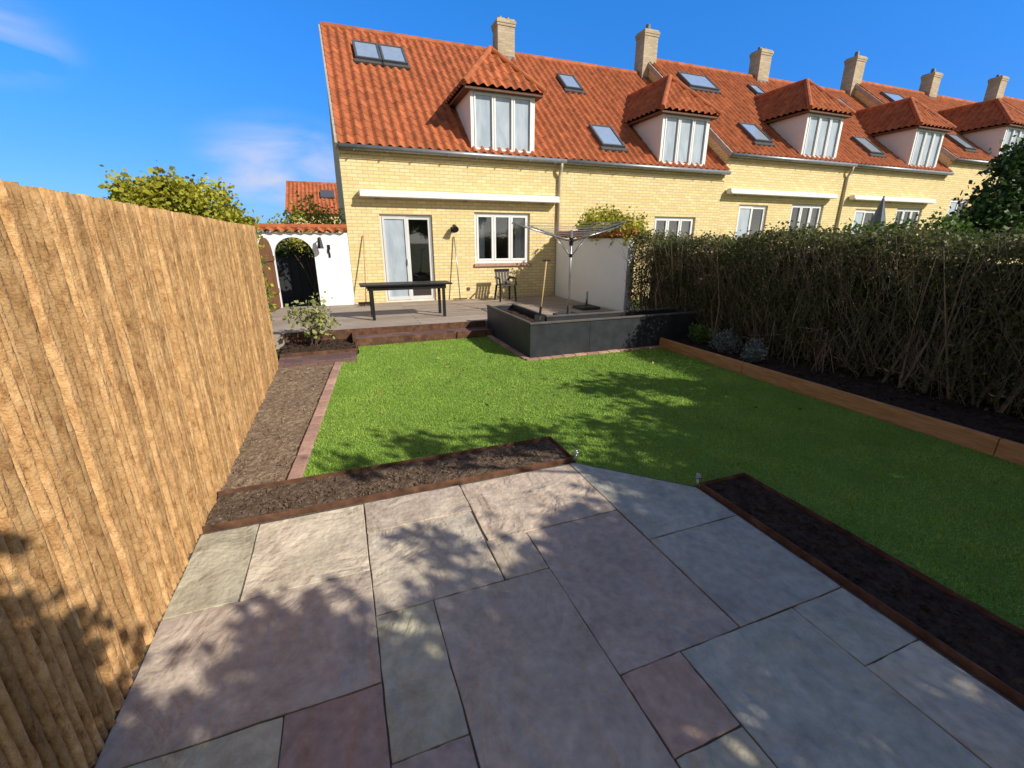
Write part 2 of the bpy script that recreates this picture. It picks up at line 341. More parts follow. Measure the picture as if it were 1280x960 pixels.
def trunk_limbs(parent, base, lobes, r0, mat, name='trunk', nb=2):
    mb = MB(); bx = Vector(base)
    top = sum((Vector(l[:3]) for l in lobes), Vector())/len(lobes)
    fork = bx.lerp(top, .45); fork.x += U(-.1,.1)
    mb.tube([bx, bx.lerp(fork,.5)+Vector((U(-.05,.05),U(-.05,.05),0)), fork], [r0*1.25, r0, r0*.8], 9)
    for l in lobes:
        c = Vector(l[:3]); m = fork.lerp(c, .5) + Vector((U(-.1,.1),U(-.1,.1),.1*l[3]))
        mb.tube([fork, m, c], [r0*.6, r0*.35, r0*.12], 6)
        for k in range(nb+3):
            e = c + Vector((U(-1,1),U(-1,1),U(-.5,1)))*l[3]*.8
            mb.tube([m.lerp(c, U(.2,1)), e], [r0*.18, r0*.05], 5)
    return mb.build(name, mat, parent, smooth=True)
def tree(label, base, lobes, nclump, per, clr, size, mat, r0=.1, cat='tree', name='garden_tree', group=None, **kw):
    t = empty(name, base); tag(t, label, cat, group)
    trunk_limbs(t, base, lobes, r0, M['trunk'])
    foliage(t, lobes, nclump, per, clr, size, mat, **kw)
    return t

# ------------------------------------------------------------------ ground
mb = MB(); mb.add([(-400,-400,-.06),(400,-400,-.06),(400,400,-.06),(-400,400,-.06)], [(0,1,2,3)])
tag(mb.build('ground', M['ground']), kind='structure')
LAWN = [(-.44,3.17),(1.58,3.17),(1.58,2.70),(2.2,2.08),(2.64,2.08),(2.64,-1.5),(4.79,-1.5),(4.79,5.78),(2.48,5.78),(2.48,7.57),(.15,7.57),(.15,7.1),(.0,6.6),(-.11,6.6)]
mb = MB(); mb.add([(x,y,-.012) for x,y in LAWN], [tuple(range(len(LAWN)))])
tag(mb.build('lawn', M['lawn']), kind='structure')
def inlawn(x, y):
    ins = np.zeros(len(x), bool); n = len(LAWN)
    for i in range(n):
        x1,y1 = LAWN[i]; x2,y2 = LAWN[(i+1)%n]
        c = ((y1 > y) != (y2 > y))
        xi = (x2-x1)*(y-y1)/((y2-y1) if y2 != y1 else 1e-9)+x1
        ins ^= c & (x < xi)
    return ins
N = 460000
gx = RNG.uniform(-.5, 4.8, N); gy = RNG.uniform(.2, 7.6, N); k = inlawn(gx, gy)
k &= RNG.random(N) < np.clip(1.3 - gy*.1, .4, 1)
gx = gx[k]; gy = gy[k]; n = len(gx)
hn = .5 + .5*np.sin(gx*7.1+2*np.sin(gy*5.3))*np.sin(gy*6.7+1.7*np.sin(gx*4.1))
h = RNG.uniform(.009,.020,n)*(0.8+.4*hn)
an = RNG.uniform(0,2*PI,n); ln = RNG.uniform(.2,1.1,n)*h; wd = RNG.uniform(.0016,.0032,n)*(1+gy*.05)
la = RNG.uniform(0,2*PI,n)
V = np.zeros((n,3,3))
V[:,0] = np.stack([gx-np.cos(an)*wd, gy-np.sin(an)*wd, np.full(n,-.012)],1)
V[:,1] = np.stack([gx+np.cos(an)*wd, gy+np.sin(an)*wd, np.full(n,-.012)],1)
V[:,2] = np.stack([gx+np.cos(la)*ln, gy+np.sin(la)*ln, h-.012],1)
tn = np.clip(.25+.4*RNG.random(n)+.25*hn*RNG.random(n)+.25*(RNG.random(n)>.93), 0, 1)
g = fast_mesh('grass', V.reshape(-1,3), 3, M['grass'], None, tn)
tag(g, 'short green lawn grass between the patio and the raised terrace', 'grass', kind='stuff')

# ------------------------------------------------------------------ patio slabs
XR = 2.185
SL = [(-.94,-.63,2.045,2.70,'g'),(-.63,-.02,2.045,2.70,'y'),(-.02,.63,2.37,2.70,'t'),(.63,1.51,2.045,2.70,'t'),(-.02,.62,1.72,2.37,'g'),
      (.62,.87,1.72,2.045,'t'),(.87,1.51,1.07,2.045,'p'),(1.51,XR,1.07,1.72,'b'),(1.83,XR,.745,1.07,'b'),(-.94,-.02,1.375,2.045,'p'),
      (-.02,.25,1.07,1.72,'g'),(.25,.87,.42,1.72,'v'),(.87,1.17,.75,1.07,'r'),(1.17,1.83,.12,1.07,'b'),(1.83,XR,-.22,.745,'y'),
      (-.37,-.02,.75,1.375,'r'),(-.94,-.37,.75,1.375,'g'),(-.02,.25,.42,1.07,'p'),(.87,1.17,.12,.75,'g'),(-.94,-.02,.1,.75,'p'),
      (-.02,.87,-.5,.42,'b'),(.87,1.83,-.5,.12,'v'),(1.83,XR,-1.2,-.22,'b'),(-.94,-.02,-.5,.1,'y'),(-.94,.4,-1.2,-.5,'p'),(.4,1.83,-1.2,-.5,'b')]
COL = {'g':(.265,.24,.178),'y':(.295,.26,.198),'p':(.275,.222,.175),'t':(.30,.248,.19),'b':(.222,.205,.168),'v':(.255,.205,.162),'r':(.24,.168,.128)}
mb = MB(); mb.poly_prism([(-1.0,-1.25),(2.205,-1.25),(2.205,2.09),(1.555,2.725),(-1.0,2.725)], -.05, -.007)
patio = mb.build('patio', M['joint']); tag(patio, kind='structure')
def edge_noise(a, b, n=7, amp=.0025):
    return [(a[0]+(b[0]-a[0])*i/n+U(-amp,amp), a[1]+(b[1]-a[1])*i/n+U(-amp,amp)) for i in range(n)]
G = .0032
slabs = [([(x0+G,y0+G),(x1-G,y0+G),(x1-G,y1-G),(x0+G,y1-G)], c) for x0,x1,y0,y1,c in SL]
slabs.append(([(1.514,1.724),(XR-.003,1.724),(XR-.003,2.07),(1.55,2.695),(1.514,2.695)], 'b'))
for pts, c in slabs:
    pp = []
    for i in range(len(pts)): pp += edge_noise(pts[i], pts[(i+1)%len(pts)])
    cc = COL[c]; j = U(.9,1.1); cc = tuple(x*j*U(.97,1.03) for x in cc)
    mb = MB(); mb.poly_prism(pp, -.045, U(-.002,.004), tone=R(), col=cc)
    mb.build('paving_slab', M['stone'], patio, bevel=.0035)

# ------------------------------------------------------------------ soil beds
def soil(mb, x0, x1, y0, y1, z, amp=.02, res=.035, clods=200, cs=.012, shape=None, mi=0):
    nx = max(2, int((x1-x0)/res)); ny = max(2, int((y1-y0)/res)); vs = []
    for j in range(ny+1):
        for i in range(nx+1):
            f = i/nx; y = y0+(y1-y0)*j/ny
            a, b = shape(y) if shape else (x0, x1)
            x = a+(b-a)*f
            vs.append((x, y, z+amp*noise.noise((x*9,y*9,1.3))+amp*.7*noise.noise((x*31,y*31,4)) + U(-.15,.15)*amp))
    for j in range(ny):
        for i in range(nx):
            a = j*(nx+1)+i
            mb.add([vs[a],vs[a+1],vs[a+nx+2],vs[a+nx+1]], [(0,1,2,3)], mi, U(.45,.55))
    for _ in range(clods):
        y = U(y0+.02,y1-.02); a, b = shape(y) if shape else (x0, x1); x = U(a+.02,b-.02)
        mb.octa((x,y,z+amp*.2), cs*(.3+1.5*R()**2.2), mi, R())
def edging(mb, pts, z0, z1, w=.014, close=False):
    n = len(pts)
    for i in range(n if close else n-1):
        p, q = pts[i], pts[(i+1)%n]
        mb.bar((p[0],p[1],(z0+z1)/2), (q[0],q[1],(z0+z1)/2), w, z1-z0)
t = empty('flower_bed', (.3,2.94,0)); tag(t, 'long narrow empty soil bed with rusty edging between patio slabs and lawn', 'flower bed')
mb = MB(); soil(mb, -.935, 1.55, 2.745, 3.14, .008, amp=.014, res=.025, clods=1500, cs=.008); mb.build('soil', M['soil'], t)
mb = MB(); edging(mb, [(-.94,2.735),(1.56,2.735),(1.56,3.15),(-.94,3.15)], -.05, .034, .008); mb.build('edging', M['rust'], t, bevel=.002)
t = empty('flower_bed', (2.41,.5,0)); tag(t, 'dark soil bed with rusty steel edging along the right side of the patio', 'flower bed')
mb = MB(); soil(mb, 2.225, 2.61, -1.25, 2.06, .008, amp=.014, clods=1500, cs=.008); mb.build('soil', M['darksoil'], t)
mb = MB(); edging(mb, [(2.215,-1.25),(2.215,2.07),(2.62,2.07),(2.62,-1.25)], -.05, .034, .008); mb.build('edging', M['rust'], t, bevel=.002)
def strip(y):
    f = (y-3.15)/(6.55-3.15); return (-.955, -.53+.32*f)
t = empty('flower_bed', (-.7,4.8,0)); tag(t, 'dry brown soil strip between the bark fence and the brick lawn edging', 'flower bed')
mb = MB(); soil(mb, -.955, -.3, 3.165, 6.55, -.01, amp=.014, clods=1300, cs=.008, shape=strip); mb.build('soil', M['drysoil'], t)
mb = MB(); nb = 16
for i in range(nb):
    a = Vector((-.475+.32*i/nb, 3.17+3.38*i/nb)); b = Vector((-.475+.32*(i+1)/nb, 3.17+3.38*(i+1)/nb)); d = (b-a)
    p = a+d*.03; q = a+d*.97
    mb.bar((p.x,p.y,-.02+U(-.004,.004)), (q.x,q.y,-.02+U(-.004,.004)), .095, .075, tone=R())
tag(mb.build('brick_edging', M['redbrick'], bevel=.004), 'single row of pinkish bricks edging the left side of the lawn', 'edging')
mb = MB(); mb.box(-.96,.1,6.57,7.08,-.05,.02); tag(mb.build('garden_path', M['purple']), kind='structure')
t = empty('flower_bed', (-.4,7.5,0)); tag(t, 'soil bed with a leafy shrub, left of the brick steps below the terrace', 'flower bed')
mb = MB(); soil(mb, -.96, .1, 7.1, 7.98, .05, amp=.03, clods=350, cs=.014); mb.build('soil', M['darksoil'], t)
mb = MB(); edging(mb, [(-.96,7.09),(.12,7.09),(.12,7.98)], -.05, .07, .025); mb.build('edging', M['rust'], t)

# ------------------------------------------------------------------ terrace, steps, planter
mb = MB(); mb.box(-3.0,5.6,8.0,11.46,-.05,.2); mb.box(3.03,5.6,6.33,8.0,-.05,.2); tag(mb.build('terrace', M['decking']), kind='structure')
t = empty('garden_steps', (1.3,7.75,0)); tag(t, 'low brown brick steps from the lawn up to the terrace', 'steps')
mb = MB(); mb.box(.14,2.49,7.6,7.99,-.05,.1); mb.build('tread', M['purple'], t)
mb = MB(); mb.box(.12,2.5,7.57,7.598,-.05,.115); mb.build('riser', M['rust'], t)
mb = MB(); mb.box(-.96,2.5,7.975,7.997,.02,.215); mb.build('riser', M['rust'], t)
mb = MB(); mb.box(.08,.137,7.55,7.99,-.05,.16); mb.build('end_post', M['rust'], t)
t = empty('raised_planter', (4,6,0)); tag(t, 'black L-shaped raised planter box holding up the terrace corner', 'planter')
mb = MB()
mb.box(2.5,5.52,5.8,5.825,-.05,.5); mb.box(2.5,2.525,5.825,7.85,-.05,.5)
mb.box(3.0,5.52,6.3,6.325,-.05,.5); mb.box(3.0,3.025,6.325,7.85,-.05,.5); mb.box(2.525,3.0,7.825,7.85,-.05,.5); mb.box(5.495,5.52,5.825,6.3,-.05,.5)
for x in (3.5,4.5): mb.box(x,x+.012,5.796,5.8,-.05,.5)
mb.build('wall', M['black'], t, bevel=.003)
mb = MB()
mb.box(2.49,5.53,5.785,5.84,.502,.53); mb.box(2.49,2.54,5.84,7.86,.502,.53); mb.box(2.99,5.53,6.29,6.335,.502,.53); mb.box(2.99,3.035,6.335,7.86,.502,.53)
mb.build('rim', M['rim'], t, bevel=.004)
mb = MB(); soil(mb, 2.526,2.999,5.826,7.82,.43,clods=250); soil(mb, 3.0,5.49,5.826,6.3,.43,clods=250); mb.build('soil', M['darksoil'], t)
mb = MB()
for i in range(13): mb.box(2.42+i*.2, 2.61+i*.2, 5.70,5.79,-.05,.012+U(-.003,.003), tone=R())
for i in range(9): mb.box(2.40,2.49,5.8+i*.2,5.99+i*.2,-.05,.012+U(-.003,.003), tone=R())
tag(mb.build('brick_edging', M['redbrick'], bevel=.004), 'row of bricks set in the lawn along the foot of the black planter', 'edging')
t = empty('flower_bed', (5.5,2.5,0)); tag(t, 'long dark planting bed behind the orange timber board, under the hedge', 'flower bed')
for a, b in ((-1.5,1.6),(1.606,4.1),(4.106,5.76)):
    mb = MB(); mb.box(4.80,4.85,a,b,-.05,.145,tone=R()); mb.build('timber_board', M['timber'], t, bevel=.006)
mb = MB(); soil(mb, 4.851,6.7,-1.5,5.78,.09,amp=.03,res=.06,clods=1500,cs=.02); mb.build('soil', M['darksoil'], t)

# ------------------------------------------------------------------ bark fence
mb = MB(); y = -1.7; X0 = -.972
while y < 6.72:
    wd = U(.034,.046); top = 1.83+U(-.005,.005); nr = 34; nc = 7; ph = R()*50; bul = wd*U(.70,.88); tn = R(); xo = U(-.006,.006)
    vs = []
    for i in range(nr+1):
        z = -.05+(top+.05)*i/nr
        wob = .002*noise.noise((ph, z*1.4, 0))
        ww = wd*(1+.03*noise.noise((ph+9, z*2.0, 3)))
        for j in range(nc+1):
            f = -1+2*j/nc
            yy = y+wd/2+wob+f*ww/2*.97
            xx = X0+xo+bul*math.sqrt(max(0,1-f*f*.995))+(1-.6*abs(f))*(.006*noise.noise((ph, yy*45, z*7))+.005*noise.noise((ph+3, yy*80, z*22)))
            vs.append((xx,yy,z))
    o = len(mb.v); mb.v += vs
    for i in range(nr):
        for j in range(nc):
            a = o+i*(nc+1)+j
            mb.f.append((a,a+1,a+nc+2,a+nc+1)); mb.m.append(0); mb.t.append(tn); mb.c.append((.5,.5,.5))
    c = o+nr*(nc+1)
    base = len(mb.v); mb.v += [(X0-.02,y,top-.003),(X0-.02,y+wd,top-.003)]
    mb.f.append(tuple([base,base+1]+[c+j for j in range(nc,-1,-1)])[::-1]); mb.m.append(0); mb.t.append(tn); mb.c.append((.5,.5,.5))
    y += wd+(.001 if R() < .85 else .004)
mb.box(X0-.07,X0-.010,-1.7,y-.02,-.05,1.81,mi=1)
tag(mb.build('bark_fence', [M['bark'],M['barkback']], smooth=True), 'tall brown fence of upright bark-covered strips along the left side of the garden', 'fence')

# ------------------------------------------------------------------ terraced houses
def pantile(mb, P, u, s, W, S, pitch=.218, course=.34, amp=.064, lip=.014, lo=None, hi=None, seg=7, mi=0):
    P = Vector(P); u = Vector(u).normalized(); s = Vector(s).normalized(); n = u.cross(s)
    nw = max(1, round(W/pitch)); pw = W/nw; nc = max(1, round(S/course)); cs = S/nc
    rows = []
    for c in range(nc):
        rows.append((c*cs, lip, c)); rows.append(((c+1)*cs-.002, 0, c))
    ncol = nw*seg+1; base = len(mb.v); us = []
    for sv, h, c in rows:
        l = lo(sv) if lo else 0; r = hi(sv) if hi else W
        if r < l: l = r = (l+r)/2
        row = []
        for j in range(ncol):
            uu = min(max(j*pw/seg, l), r); row.append(uu)
            hh = h+amp*(.5+.5*math.cos(2*PI*(uu/pw)))+U(-.002,.002)
            mb.v.append(tuple(P+u*uu+s*sv+n*hh))
        us.append(row)
    tones = {}
    for i in range(len(rows)-1):
        c = rows[i][2]
        for j in range(ncol-1):
            if us[i][j+1]-us[i][j] < 1e-5 and us[i+1][j+1]-us[i+1][j] < 1e-5: continue
            key = (c, j//seg)
            if key not in tones: tones[key] = min(1, max(0, random.gauss(.5,.27)))
            a = base+i*ncol+j
            mb.f.append((a,a+1,a+ncol+1,a+ncol)); mb.m.append(mi); mb.t.append(tones[key]); mb.c.append((.5,.5,.5))
def ridge_row(mb, p, q, r, n):
    p = Vector(p); q = Vector(q)
    for i in range(n):
        a = p.lerp(q, i/n); b = p.lerp(q, (i+1.04)/n)
        mb.tube([a,b], [r*.95,r*1.06], 10, tone=min(1,max(0,random.gauss(.45,.25))))
def wall_holes(mb, x0, x1, z0, z1, holes, y=0., depth=.13, mi=0):
    xs = sorted({x0,x1,*[h[0] for h in holes],*[h[1] for h in holes]}); zs = sorted({z0,z1,*[h[2] for h in holes],*[h[3] for h in holes]})
    for a, b in zip(xs, xs[1:]):
        for c, d in zip(zs, zs[1:]):
            cx, cz = (a+b)/2, (c+d)/2
            if any(h[0] < cx < h[1] and h[2] < cz < h[3] for h in holes): continue
            mb.add([(a,y,c),(b,y,c),(b,y,d),(a,y,d)], [(0,1,2,3)], mi)
    for a, b, c, d in holes:
        e = y+depth
        mb.add([(a,y,c),(a,e,c),(a,e,d),(a,y,d)], [(0,1,2,3)], mi); mb.add([(b,y,c),(b,y,d),(b,e,d),(b,e,c)], [(0,1,2,3)], mi)
        mb.add([(a,y,d),(a,e,d),(b,e,d),(b,y,d)], [(0,1,2,3)], mi); mb.add([(a,y,c),(b,y,c),(b,e,c),(a,e,c)], [(0,1,2,3)], mi)
def window_mesh(mb, x0, x1, z0, z1, n, y, fw=.055, cw=.05):
    mb.box(x0,x1,y,y+.07,z0,z0+fw); mb.box(x0,x1,y,y+.07,z1-fw,z1)
    mb.box(x0,x0+fw,y+.002,y+.07,z0+fw,z1-fw); mb.box(x1-fw,x1,y+.002,y+.07,z0+fw,z1-fw)
    wi = (x1-x0-2*fw)/n
    for i in range(n):
        a = x0+fw+i*wi; b = a+wi; yy = y-.012
        if i: mb.box(a-.018,a+.018,y+.004,y+.07,z0+fw,z1-fw)
        a += .010; b -= .010
        mb.box(a,a+cw,yy,yy+.05,z0+fw+.005,z1-fw-.005); mb.box(b-cw,b,yy,yy+.05,z0+fw+.005,z1-fw-.005)
        mb.box(a+cw,b-cw,yy+.001,yy+.05,z0+fw+.005,z0+fw+cw+.01); mb.box(a+cw,b-cw,yy+.001,yy+.05,z1-fw-cw,z1-fw-.005)
def cloth(mb, xa, xb, y, z0, z1, n=24, mi=0):
    vs = []
    for j in range(n+1):
        x = xa+(xb-xa)*j/n; vs += [(x,y+.012*math.sin(j*1.6),z0),(x,y+.012*math.sin(j*1.6),z1)]
    mb.add(vs, [(2*j,2*j+2,2*j+3,2*j+1) for j in range(n)], mi)
WD = 5.55; E = 3.66; DP = 9.1; RZ = 7.5; RY = 4.55
SLP = Vector((0, RY+.14, RZ-3.66)).normalized(); SL_LEN = Vector((0, RY+.14, RZ-3.66)).length
NRM = Vector((1,0,0)).cross(SLP)
def roof_z(y): return 3.66+(y+.14)*(RZ-3.66)/(RY+.14)
def house(i, zo, label, ctop, awn=None, down=False, skys=(), gable_left=False):
    x0 = .27+WD*i
    t = empty('terraced_house', (x0, 11.46, zo), local=True); tag(t, label, 'house')
    dr = (.75,2.0,.2,2.27); wn = (3.08,4.62,1.1,2.36)
    mb = MB()
    wall_holes(mb, 0, WD, -.7, E, [dr, wn])
    mb.add([(0,0,-.7),(0,0,E),(0,RY,RZ-.06),(0,DP,E),(0,DP,-.7)], [(0,1,2,3,4)])
    mb.add([(WD,0,-.7),(WD,0,E),(WD,RY,RZ-.06),(WD,DP,E),(WD,DP,-.7)], [(4,3,2,1,0)])
    mb.add([(0,DP,-.7),(WD,DP,-.7),(WD,DP,E),(0,DP,E)], [(3,2,1,0)])
    for k in range(2): mb.box(.002,WD-.002,-.025-.025*k,-.001,E-.24+.1*k,E-.16+.1*k)
    mb.add([(.01,3.6,-.1),(WD-.01,3.6,-.1),(WD-.01,3.6,2.7),(.01,3.6,2.7)], [(0,1,2,3)], 1)
    mb.add([(.01,.01,.18),(WD-.01,.01,.18),(WD-.01,3.6,.18),(.01,3.6,.18)], [(0,1,2,3)], 1)
    mb.add([(.01,.01,2.7),(.01,3.6,2.7),(WD-.01,3.6,2.7),(WD-.01,.01,2.7)], [(0,1,2,3)], 1)
    mb.build('wall', [M['brick'],M['room']], t)
    mb = MB()
    pantile(mb, (0,-.14,3.66), (1,0,0), SLP, WD, SL_LEN)
    mb.add([(WD,DP+.14,3.68),(0,DP+.14,3.68),(0,RY,RZ+.02),(WD,RY,RZ+.02)], [(0,1,2,3)])
    mb.add([(0,-.14,3.65),(WD,-.14,3.65),(WD,RY,RZ-.01),(0,RY,RZ-.01)], [(3,2,1,0)])
    ridge_row(mb, (0,RY,RZ-.0), (WD,RY,RZ-.0), .11, 16)
    rf = mb.build('roof', M['tile'], t)
    if gable_left:
        mb = MB(); mb.bar((-.03,-.16,3.63),(-.03,RY,RZ-.03),.06,.14); mb.build('verge', M['verge'], rf)
    mb = MB(); cw, ch = .29,.26
    xc = WD
    mb.box(xc-cw,xc+cw,RY-ch,RY+ch,6.2,ctop-.2)
    mb.box(xc-cw-.02,xc+cw+.02,RY-ch-.02,RY+ch+.02,ctop-.2,ctop-.13); mb.box(xc-cw-.035,xc+cw+.035,RY-ch-.035,RY+ch+.035,ctop-.13,ctop-.05)
    mb.box(xc-cw+.0,xc+cw-.0,RY-ch,RY+ch,ctop-.05,ctop)
    chm = mb.build('chimney', M['brick2'], t)
    pots = [(xc,.1,.22)] if i in (1,3,4) else [(xc-.13,.085,.12),(xc+.13,.085,.12)]
    for px, pr, ph in pots:
        mb = MB(); mb.tube([(px,RY,ctop),(px,RY,ctop+ph)],[pr,pr*.85],12); mb.build('chimney_pot', M['lead'], chm, smooth=False)
    mb = MB(); z0 = roof_z(RY-ch)-.05
    mb.box(xc-cw-.02,xc+cw+.02,RY-ch-.03,RY+ch+.03,z0-.05,z0+.14); mb.build('flashing', M['lead'], chm)
    mb = MB(); mb.tube([(0,-.17,E-.03),(WD,-.17,E-.03)], .06, 10)
    for k in range(8): mb.box(.3+k*.7,.325+k*.7,-.235,-.05,E-.1,E-.085)
    mb.build('gutter', M['zinc'], t, smooth=True)
    if down:
        mb = MB(); mb.tube([(WD-.12,-.17,E-.07),(WD-.12,-.15,E-.2),(WD-.12,-.05,E-.38),(WD-.12,-.05,-.2)], .04, 10); mb.build('downpipe', M['pipe'], t, smooth=True)
    mb = MB(); window_mesh(mb, wn[0]+.005, wn[1]-.005, wn[2]+.005, wn[3]-.005, 3, .06); wi = mb.build('window', M['white'], t, bevel=.004)
    mb = MB(); mb.add([(wn[0]+.05,.085,wn[2]+.05),(wn[1]-.05,.085,wn[2]+.05),(wn[1]-.05,.085,wn[3]-.05),(wn[0]+.05,.085,wn[3]-.05)], [(0,1,2,3)]); mb.build('pane', M['glass'], wi)
    mb = MB(); mb.box(wn[0]-.03,wn[1]+.03,-.05,.06,wn[2]-.075,wn[2]-.002); mb.build('sill', M['redbrick'], wi, bevel=.004)
    for k in range(2):
        xa = wn[0]+.06 if k == 0 else wn[1]-.34
        mb = MB(); cloth(mb, xa, xa+.28, .24, .9, 2.45); mb.build('curtain', M['curtain'], wi, smooth=True)
    # glazed double door, closed
    wm = M['doorwhite'] if i == 0 else M['white']
    mb = MB(); a, b, c, d = dr; f = .05
    mb.box(a+.004,a+f,.05,.12,c,d-.004); mb.box(b-f,b-.004,.05,.12,c,d-.004); mb.box(a+f,b-f,.05,.12,d-f,d-.004); mb.box(a+f,b-f,.05,.12,c-.01,c+.04)
    do = mb.build('door_frame', wm, t, bevel=.004)
    mid = (a+b)/2; z0, z1 = c+.045, d-f-.003
    for xa, xb, s in ((a+f+.003,mid-.003,-1),(mid+.003,b-f-.003,1)):
        mb = MB(); st = .05; yo = 0 if s < 0 else .03
        mb.box(xa,xa+st,.035+yo,.075+yo,z0,z1); mb.box(xb-st,xb,.035+yo,.075+yo,z0,z1); mb.box(xa+st,xb-st,.036+yo,.075+yo,z0,z0+.08); mb.box(xa+st,xb-st,.036+yo,.075+yo,z1-.055,z1)
        if s < 0: mb.box(xb-.035,xb-.02,.0,.035,1.1,1.24)
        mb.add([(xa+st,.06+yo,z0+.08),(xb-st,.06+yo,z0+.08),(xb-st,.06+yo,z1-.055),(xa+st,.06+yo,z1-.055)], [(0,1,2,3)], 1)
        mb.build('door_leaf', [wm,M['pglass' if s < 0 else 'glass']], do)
    if awn:
        xa, xb, za, out = awn
        mb = MB(); mb.box(xa,xb,-.22,-.03,za,za+.16); ca = mb.build('awning', M['awning'], t, bevel=.035, seg=3)
        mb = MB(); mb.box(xa+.02,xb-.02,-.26,-.222,za+.01,za+.06); mb.build('front_bar', M['white'], ca)
        for x in (xa+.4,(xa+xb)/2,xb-.4):
            mb = MB(); mb.box(x-.05,x+.05,-.03,-.002,za-.02,za+.18); mb.build('bracket', M['zinc'], ca)
    # dormer
    dx0, dx1, dy, dz0, dz1 = 3.06,4.70,.02,3.70,5.08
    mb = MB(); yr = (dz1-3.66)/((RZ-3.66)/(RY+.14))-.14+.1
    for x, s in ((dx0,-1),(dx1,1)):
        q = [(x,dy,dz0-.05),(x,dy,dz1),(x,yr,dz1)]
        mb.add(q, [(0,1,2)] if s < 0 else [(2,1,0)])
    mb.add([(dx0,dy+.1,dz1-.02),(dx1,dy+.1,dz1-.02),(dx1,yr,dz1-.02),(dx0,yr,dz1-.02)], [(0,1,2,3)])
    dm = mb.build('dormer', [M['cheek'],M['room']], t)
    mb = MB(); window_mesh(mb, dx0-.01, dx1+.01, dz0, dz1, 3, dy-.03, fw=.08, cw=.036)
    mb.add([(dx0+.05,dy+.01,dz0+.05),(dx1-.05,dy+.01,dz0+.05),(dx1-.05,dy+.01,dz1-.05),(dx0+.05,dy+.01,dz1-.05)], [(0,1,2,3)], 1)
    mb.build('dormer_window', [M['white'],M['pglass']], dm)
    mb = MB(); oh = .2; ex0, ex1, ey, ez = dx0-oh, dx1+oh, dy-.2, dz1+.0; xc = (ex0+ex1)/2; hw = (ex1-ex0)/2; ay = .95; az = 6.2
    k0 = (RZ-3.66)/(RY+.14); yb0 = (ez-3.66)/k0-.14; yb1 = (az-3.66)/k0-.14
    S = math.hypot(hw, az-ez); Sf = math.hypot(ay-ey, az-ez)
    pantile(mb, (ex0,ey,ez), (1,0,0), (0,ay-ey,az-ez), ex1-ex0, Sf, lo=lambda s: hw*s/Sf, hi=lambda s: ex1-ex0-hw*s/Sf, course=.3)
    Yb = yb1+.3
    pantile(mb, (ex0,Yb,ez), (0,-1,0), (hw,0,az-ez), Yb-ey, S, lo=lambda s: Yb-(yb0+.12+(yb1-yb0)*s/S), hi=lambda s: Yb-(ey+(ay-ey)*s/S), course=.3)
    pantile(mb, (ex1,ey,ez), (0,1,0), (-hw,0,az-ez), Yb-ey, S, lo=lambda s: (ay-ey)*s/S, hi=lambda s: yb0+.12+(yb1-yb0)*s/S-ey, course=.3)
    ridge_row(mb, (xc,ay-.05,az+.03), (xc,yb1+.1,az+.03), .09, 6)
    ridge_row(mb, (ex0,ey,ez+.04), (xc,ay,az+.05), .075, 5); ridge_row(mb, (ex1,ey,ez+.04), (xc,ay,az+.05), .075, 5)
    mb.build('dormer_roof', M['tile'], dm)
    mb = MB(); mb.box(ex0+.03,ex1-.03,ey+.03,yb0+.02,ez-.06,ez-.008); mb.build('eaves_board', M['fascia'], dm)
    for (sx, sy, sw, sh) in skys:
        c = Vector((sx,sy,roof_z(sy)))+NRM*.09
        mb = MB(); ax = (Vector((1,0,0)), SLP, NRM); fw = .055
        for sg in (-1,1):
            mb.obox(c+Vector((1,0,0))*sg*(sw/2-fw/2), ax, (fw/2,sh/2,.06)); mb.obox(c+SLP*sg*(sh/2-fw/2), ax, (sw/2-fw,fw/2,.058))
        mb.obox(c-NRM*.03-SLP*(sh/2+.06), ax, (sw/2+.05,.07,.03))
        sk = mb.build('roof_window', M['skyframe'], t)
        mb = MB(); mb.obox(c+NRM*.03, ax, (sw/2-fw,sh/2-fw,.008)); mb.build('pane', M['skyglass'], sk)
    if i == 0:
        mb = MB(); mb.box(2.46,2.58,-.03,-.002,1.88,2.0); mb.tube([(2.52,-.03,1.95),(2.52,-.14,1.98)],.02,8); mb.tube([(2.52,-.1,2.02),(2.52,-.24,1.93)],[.05,.085],12)
        mb.build('wall_lamp', M['blackpaint'], t)
        mb = MB(); mb.box(2.83,2.91,-.02,-.002,.42,.5); mb.build('vent', M['fascia'], t)
pair = ((1.10,14.85-11.46,.68,1.0),(1.80,14.85-11.46,.68,1.0))
wide = ((1.45,14.85-11.46,1.3,1.0),)
one = (1.72,12.25-11.46+.0,.74,1.05)
house(0, 0, 'yellow brick end house nearest the camera, long cream awning over its glazed door', 8.38, awn=(.33,5.38,2.62,0), down=True, skys=pair, gable_left=True)
house(1, 0, 'second yellow brick terraced house from the left, two single roof windows left of its dormer', 8.85, skys=(one,(1.75,3.25,.62,.9)))
house(2, .5, 'third terraced house from the left, a step higher, wide pale roof window, cream awning', 8.45, awn=(.1,4.9,2.55,0), down=True, skys=wide+(one,(4.35,3.45,.5,.7)), gable_left=True)
house(3, .5, 'fourth terraced house from the left, small roof window above the dormer', 8.9, awn=(.2,4.9,2.55,0), skys=(one,(3.6,3.5,.5,.7)))
house(4, 1., 'fifth terraced house from the left, higher roof, partly behind the dark tree', 8.4, down=True, skys=wide+(one,), gable_left=True)
house(5, 1., 'sixth terraced house from the left, only its roof and chimney in view', 8.85, skys=(one,))
house(6, 1.5, 'farthest terraced house at the right edge, sliver of roof behind the sixth chimney', 8.4, gable_left=True)

